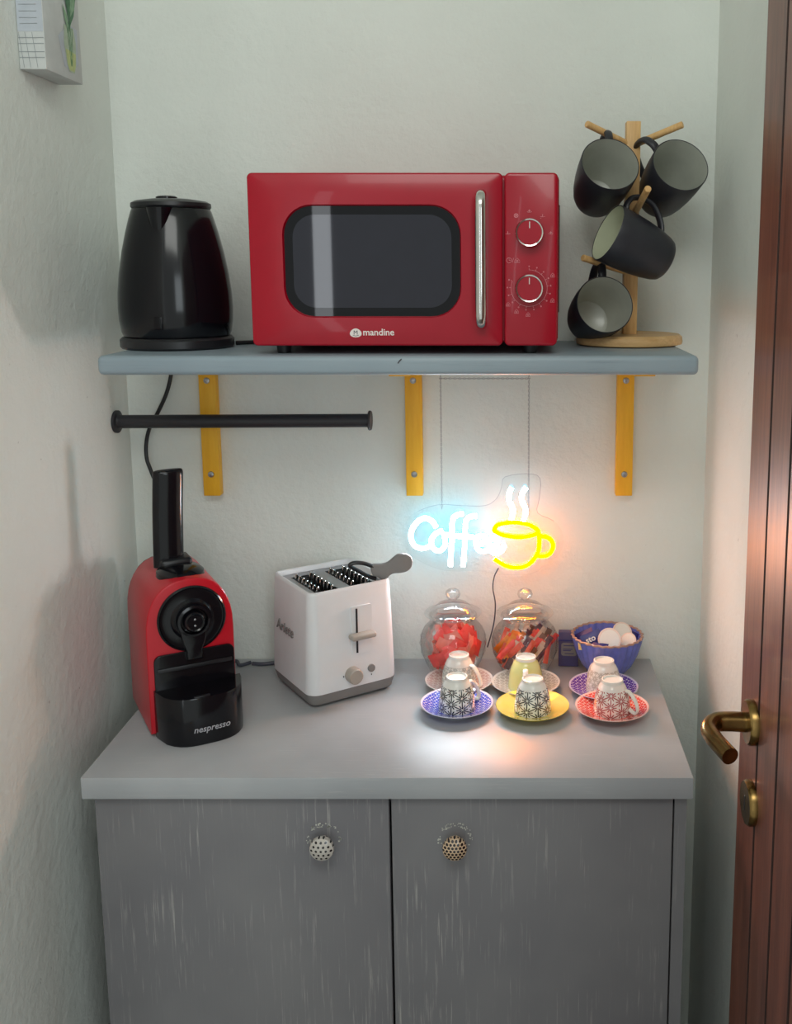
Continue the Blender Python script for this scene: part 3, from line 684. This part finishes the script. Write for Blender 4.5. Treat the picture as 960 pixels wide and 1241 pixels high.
B().tube(sg([(604, 690), (599, 700), (597, 715), (600, 735), (598, 760), (590, 790)], .012, 5), .0011, 6).done('sign_wire', M['grey_cable'], ns)
for px in (529, 651): B().box((px - 615) * .001325 - .008, (px - 615) * .001325 + .008, -.01, .022, 1.4105, 1.4145, bev=.001).done('mounting_plate', M['white_plastic'], ns)

# ------------------------------------------------------------------ glass jars
def jar(x, y, lab, tw):
    t = thing('glass_jar', lab, 'jar', (x, y, .9002), group='ribbed glass jars with knob lids')
    def fl(r, z, a):
        k = 0
        if .012 < z < .086: k = math.sin(PI * (z - .012) / .074)
        return r + k * .0017 * math.cos(22 * (a + tw * z))
    B().lathe([(0, .001), (.034, .001), (.037, .004), (.040, .012), (.0455, .024), (.0515, .040), (.0535, .054), (.0525, .066), (.0475, .078), (.0405, .086), (.0375, .0895), (.0375, .0945), (.0385, .0965), (.0395, .0985), (.0392, .1005), (.036, .1010), (.0355, .0945)], 88, fn=fl).done('bowl', M['glass'], t, auto=80)
    l_ = B().lathe([(.036, .102), (.0455, .1022), (.0468, .1038), (.0450, .1058), (.0340, .1085), (.0305, .113), (.024, .1185), (.012, .1220), (.0075, .1235), (.0070, .1265), (.0108, .1300), (.0125, .1350), (.0108, .1405), (.006, .1435), (0, .1445)], 56).done('lid', M['glass'], t)
    return t
def sachet(w, h, d):
    b_ = B(); n_ = 3; vs = []; fs = []
    for i in range(5):
        for j in range(4):
            u = -1 + i / 2; v = -1 + 2 * j / 3; q = (1 - u * u) * (1 - v * v)
            vs.append((u * w / 2, d / 2 * q + .0002, v * h / 2)); vs.append((u * w / 2, -d / 2 * q - .0002, v * h / 2))
    for i in range(4):
        for j in range(3):
            a = (i * 4 + j) * 2; e = ((i + 1) * 4 + j) * 2
            fs += [(a, e, e + 2, a + 2), (a + 1, a + 3, e + 3, e + 1)]
    b_.add(vs, fs); return b_
jx1, jx2, jy = -.0885, .0285, -.0625
jar(jx1, jy, 'lidded ribbed glass jar full of red sachets, left of the two jars', 9)
jar(jx2, jy, 'lidded ribbed glass jar of mixed coloured sachets, right of the two jars', 16)
def sm_mat(name, rgb, rough=.4):
    m = plain(name, rgb, rough, var=.12, scale=90); return m
SM = {'red': sm_mat('red_paper', (250, 78, 70)), 'pink': sm_mat('pink_paper', (255, 140, 124)), 'orange': sm_mat('orange_paper', (240, 140, 30)), 'plum': sm_mat('plum_paper', (96, 52, 66)), 'brown': sm_mat('brown_paper', (120, 78, 56)), 'cream': sm_mat('cream_paper', (226, 200, 178)), 'coral': sm_mat('coral_paper', (230, 92, 66))}
pro = {}
def put_sachet(key, w, h, d, loc, rot, lab, grp):
    if key not in pro:
        o = sachet(w, h, d).done('sachet', SM[key.split('_')[0]], None, loc, rot); pro[key] = o
    else:
        o = pro[key].copy(); COL.objects.link(o); o.location = loc; o.rotation_euler = rot
    tag(o, lab, 'sachet', grp)
rnd = random.Random(11)
for i in range(64):
    z = .9 + .014 + .062 * (i / 63) ; rr_ = (.012 + .033 * math.sin(PI * min(1, (z - .9) / .090))) * rnd.uniform(.55, .86); a = i * 2.399
    kx_ = ('red', 'pink', 'red', 'pink')[i % 4]
    put_sachet(kx_ + '_sq', .026, .024, .007, (jx1 + rr_ * math.cos(a), jy + rr_ * math.sin(a), z), (rnd.uniform(-.5, .5), rnd.uniform(-.9, .9), a + PI / 2 + rnd.uniform(-.5, .5)),
               ('pink' if kx_ == 'pink' else 'red') + ' paper sachet inside the left glass jar', 'red and pink sachets in the left jar')
keys = ['plum', 'cream', 'coral', 'brown', 'cream', 'red', 'plum', 'coral', 'orange', 'cream']
for i in range(76):
    a = i * 2.399; lay = i / 75; rr_ = (.013 + .027 * min(1, lay * 2 + .2)) * rnd.uniform(.6, 1); z = .9 + .030 + .026 * lay
    kx_ = keys[i % 10]
    if kx_ == 'orange': a = PI * 1.15 + rnd.uniform(-.3, .3); z = .955
    put_sachet(kx_ + '_st', .0095, .046, .004, (jx2 + rr_ * math.cos(a), jy + rr_ * math.sin(a), z), (rnd.uniform(-.25, .25), R(32) + rnd.uniform(-.25, .25), rnd.uniform(-.6, .6)),
               {'plum': 'dark plum', 'coral': 'coral', 'brown': 'brown', 'cream': 'cream', 'red': 'red', 'orange': 'orange'}[kx_] + ' paper sachet leaning inside the right glass jar', 'mixed sachets in the right jar')

# ------------------------------------------------------------------ bowl and what is in it
bw = thing('fluted_bowl', 'blue fluted ceramic bowl with tan rim behind the cups at right', 'bowl', (.163, -.061, .9002))
def fb(r, z, a): return r + (.0016 * math.cos(28 * a)) * min(1, z / .03) if r > .02 else r
B().lathe([(0, .0), (.026, 0), (.028, .002), (.032, .006), (.041, .018), (.0485, .034), (.0535, .050), (.0570, .064), (.0575, .0655)], 112, fn=fb).done('outside', M['blue_bowl'], bw, auto=60)
B().lathe([(.0550, .0655), (.0510, .051), (.0460, .035), (.0385, .020), (.029, .009), (0, .006)], 112, fn=fb).done('inside', M['blue_bowl'], bw, auto=60)
B().lathe([(.0575, .0645), (.0583, .0665), (.0568, .0680), (.0548, .0668), (.0549, .0648)], 112, fn=fb, close=True).done('rim', M['tan_rim'], bw, auto=60)
def cap(loc, rot, lab, big=1.0):
    t = thing('coffee_capsule', lab, 'capsule', loc, group='coffee capsules in the blue bowl'); t.rotation_euler = rot
    B().lathe([(0, -.018), (.009, -.018), (.0115, -.016), (.0148, -.001), (.0185, -.0008), (.0192, .0002), (.0185, .0011), (.0165, .0008), (0, .0012)], 36, mx=Matrix.Scale(big, 4)).done('shell', M['foil_lid'], t)
    B().lathe([(0, .0013), (.0158, .0011), (.016, .0006)], 36, mx=Matrix.Scale(big, 4)).done('foil', M['porcelain'], t)
cap((.1645, -.084, .9660), (R(62), R(-14), 0), 'cream coffee capsule standing foremost in the blue bowl', .98)
cap((.1880, -.058, .9690), (R(50), R(25), 0), 'cream coffee capsule at the back right of the blue bowl', .88)
cap((.1950, -.078, .9600), (R(40), R(-48), 0), 'cream coffee capsule tilted low at right in the blue bowl', .8)
def packet(loc, rot, mat, w, h, lab, txt=None, sz=.010):
    t = thing('snack_packet', lab, 'packet', loc, group='small packets in the blue bowl'); t.rotation_euler = rot
    sachet(w, h, .006).done('wrapper', M[mat], t)
    if txt: text('lettering', txt, sz, M['print_white'], t, (-.011, -.0038, -.004), bold=.0003)
packet((.1370, -.076, .9645), (R(-28), R(-22), R(8)), 'navy', .034, .022, 'navy packet with white letters in the blue bowl', 'sto', .013)
packet((.1260, -.060, .9600), (R(-35), R(-30), R(-20)), 'navy', .034, .024, 'plain navy packet at the back left inside the blue bowl')
packet((.1255, -.088, .9560), (R(-40), R(15), R(20)), 'gold', .026, .014, 'small gold packet at the left edge of the blue bowl')
packet((.1480, -.092, .9550), (R(-50), R(0), R(-20)), 'navy', .026, .018, 'navy packet lying below the lettered one in the blue bowl')
packet((.2050, -.056, .9600), (R(-40), R(30), R(10)), 'navy', .026, .020, 'navy packet at the right inside the blue bowl')
# small card box behind the right jar
bxo = thing('card_packet', 'small dusky blue card packet leaning on the wall between jar and bowl', 'packet', (.102, -.028, .9002), rz=R(-4))
B().box(-.0165, .0165, -.008, .008, 0, .0580, bev=.001, mx=rotx(R(-4))).done('box', M['card'], bxo)
pr = B(); mxx = rotx(R(-4)); pr.box(-.0165, .0165, -.0084, -.0079, .043, .0455, mx=mxx)
pr.done('stripe', M['navy'], bxo, smooth=False)
pr = B(); pr.prism(rrect(.026, .022, .004, 4, .001, .029), -.0085, -.0079, mx=mxx); pr.done('label_patch', M['grey_plastic'], bxo, smooth=False)
pr = B()
for z, a, b_ in ((.035, -.008, .010), (.029, -.009, .007), (.0265, -.009, .004), (.0215, -.006, .009)): pr.box(a, b_, -.0089, -.0084, z, z + .0011, mx=mxx)
pr.done('print_lines', M['navy'], bxo, smooth=False)

# ------------------------------------------------------------------ cups and saucers
LT = lambda nm, base, ink, **kw: lattice(nm, base, ink, **kw)
cupm = dict(cyl=True, a=.0168, zlo=-1, zhi=.0375, cols=10)
M['c_black'] = lattice('black_star_print', (236, 234, 226), (30, 32, 36), True, .0168, .044, .044, -1, .0375)
M['c_red'] = lattice('red_star_print', (236, 226, 218), (168, 66, 66), True, .0168, .044, .044, -1, .0375)
M['c_grey'] = lattice('fine_grey_star_print', (232, 228, 220), (176, 174, 166), True, .0084, .055, .065, -1, .036, cols=20)
M['c_taupe'] = lattice('fine_taupe_star_print', (234, 228, 220), (186, 174, 160), True, .0110, .050, .055, -1, .038, cols=16)
M['s_blue'] = lattice('blue_saucer_print', (222, 222, 240), (70, 84, 205), False, .0085, .085, .095, rmax=.0515)
M['s_red'] = lattice('red_saucer_print', (240, 200, 190), (222, 66, 54), False, .0085, .075, .085, rmax=.0515)
M['s_greyred'] = lattice('pale_rose_saucer_print', (232, 228, 222), (196, 164, 156), False, .0085, .05, .06, rmax=.0505)
M['s_grey'] = lattice('pale_grey_saucer_print', (232, 230, 224), (176, 172, 162), False, .0085, .05, .06, rmax=.0505)
M['s_purple'] = lattice('violet_saucer_print', (226, 214, 236), (104, 60, 168), False, .0085, .08, .09, rmax=.0510)
SP = [(0, .0045), (.024, .0045), (.030, .0055), (.040, .0090), (.0505, .0135), (.0545, .0150), (.0548, .0142), (.0500, .0115), (.040, .0065), (.031, .0025), (.029, 0), (.026, 0), (.025, .002), (0, .002)]
CO = [(.0275, 0), (.0278, .004), (.0270, .014), (.0250, .026), (.0220, .036), (.0185, .0430), (.0160, .0460), (.0155, .0500), (.0140, .0505), (.0128, .0485), (0, .0480)]
def place_set(x, y, smat, cmat, hrot, lab_s, lab_c, hm='porcelain', sc=1.0):
    s_ = B().lathe([(r, z) for r, z in SP], 72, mx=Matrix.Diagonal((sc, sc, 1, 1))).done('saucer', M[smat], None, (x, y, .9002), auto=50)
    tag(s_, lab_s, 'saucer', 'espresso saucers on the worktop')
    t = thing('espresso_cup', lab_c, 'cup', (x, y, .9050), rz=hrot, group='upturned espresso cups on saucers')
    B().lathe(CO + [(0, .0460), (.0125, .045), (.020, .035), (.0255, .010), (.0262, 0)], 64, close=False).done('bowl', M[cmat], t, auto=40)
    B().lathe([(.0150, .0462), (.0162, .0462), (.0158, .0508), (.0140, .0513), (.0125, .0487), (.0001, .0484)], 48).done('foot_ring', M['porcelain'], t)
    hp = smooth_path([(.0215, 0, .0365), (.0270, 0, .0355), (.0345, 0, .0270), (.0395, 0, .0160), (.0405, 0, .0085), (.0370, 0, .0045), (.0320, 0, .0060), (.0272, 0, .0100)], 5)
    B().tube(hp, (.0042, .0024), 12, flat=(0, 1, 0)).done('handle', M[hm], t)
place_set(-.0755, -.205, 's_blue', 'c_black', R(38), 'blue patterned saucer, front left of the six', 'white cup with bold black stars, upturned on the blue saucer at front left')
place_set(.0375, -.213, 'yellow_glaze', 'c_black', R(70), 'plain glossy yellow saucer, front middle of the six', 'white cup with bold black stars, upturned on the yellow saucer')
place_set(.1555, -.216, 's_red', 'c_red', R(-28), 'red patterned saucer, front right of the six', 'white cup with red stars, upturned on the red saucer at front right')
place_set(-.0765, -.120, 's_greyred', 'c_grey', R(-30), 'white saucer with faint rose print, back left below the red jar', 'white cup with fine grey star print, upturned at the back left', sc=.985)
place_set(.0290, -.128, 's_grey', 'yellow_pale', R(-92), 'white saucer with faint grey print, back middle of the six', 'pale yellow cup with white handle to the front, upturned at the back middle', sc=.985)
place_set(.1500, -.143, 's_purple', 'c_taupe', R(118), 'violet patterned saucer, back right below the blue bowl', 'white cup with pale taupe stars, upturned on the violet saucer', sc=.985)

# ------------------------------------------------------------------ canvas picture on the left wall
pc = thing('canvas_picture', 'stretched canvas print of a leafy plant in a glass vase, on left wall', 'picture', (XL + .0006, -.294, 1.806))
B().box(0, .034, 0, .110, 0, .31, bev=.0012).done('canvas', M['canvas'], pc)
# side facing the camera: lilac wash panel and grey tile lines
B().box(.001, .033, -.0004, .0003, .046, .309).done('print_wall', M['canvas_lilac'], pc, smooth=False)
lnb = B()
for z in (.014, .021, .031, .038): lnb.box(.001, .033, -.0008, -.0003, z, z + .0006)
for x in (.006, .014, .023): lnb.add([(x, -.0006, .002), (x + .0006, -.0006, .002), (x - .004, -.0006, .045), (x - .0046, -.0006, .045)], [(0, 1, 2, 3)])
for z in (.055, .062, .070, .078, .09): lnb.box(.004, .026, -.0009, -.0004, z, z + .0006)
lnb.done('print_tile_lines', M['line'], pc, smooth=False)
fx = .0343
def face(name, pts, mat, off=0):
    B().add([(fx + off, y, z) for y, z in pts], [tuple(range(len(pts)))]).done(name, mat, pc, smooth=False)
face('print_shadow', [(.040, .050), (.054, .014), (.080, .012), (.098, .024), (.100, .070), (.070, .070)], M['canvas_lilac'])
face('print_vase', [(.062, .018), (.068, .010), (.084, .010), (.090, .020), (.093, .050), (.088, .068), (.060, .069), (.056, .045)], M['vase'], .0002)
face('print_water', [(.064, .018), (.069, .012), (.083, .012), (.088, .020), (.091, .036), (.060, .038)], M['water'], .0004)
lv_ = B(); rnd = random.Random(2)
for q in range(13):
    a = R(rnd.uniform(-34, 34)); L = rnd.uniform(.03, .07); y0, z0 = .074 + rnd.uniform(-.008, .008), .060 + rnd.uniform(-.004, .03)
    dy, dz = math.sin(a), math.cos(a); w_ = .005
    lv_.add([(fx + .0006 + q * .00004, y0, z0), (fx + .0006 + q * .00004, y0 + dy * L * .5 + w_ * dz, z0 + dz * L * .5 - w_ * dy), (fx + .0006 + q * .00004, y0 + dy * L, z0 + dz * L), (fx + .0006 + q * .00004, y0 + dy * L * .5 - w_ * dz, z0 + dz * L * .5 + w_ * dy)], [(0, 1, 2, 3)], mi=q % 2)
lv_.done('print_leaves', None, pc, smooth=False, mats=[M['leaf'], M['leaf_light']])
st = B()
for q in range(4): st.tube([(fx + .0005, .068 + q * .005, .068), (fx + .0005, .072 + q * .003, .040), (fx + .0005, .074 + (q % 2) * .003, .018)], .0003, 4)
st.done('print_stems', M['leaf'], pc, smooth=False)

# flexes of the two appliances, parts of their things
def flex(name, pts, r_, root):
    bpy.context.view_layer.update(); inv = root.matrix_world.inverted()
    B().tube([inv @ p for p in smooth_path(pts, 6)], r_, 8).done(name, M['grey_cable'], root)
flex('flex', [(-.426, -.033, .9045), (-.405, -.035, .9045), (-.375, -.030, .9065), (-.36, -.05, .912)], .0034, ts)
flex('flex', [(-.50, -.06, .9045), (-.46, -.022, .9045), (-.445, -.040, .9045), (-.43, -.028, .9045)], .003, cm)
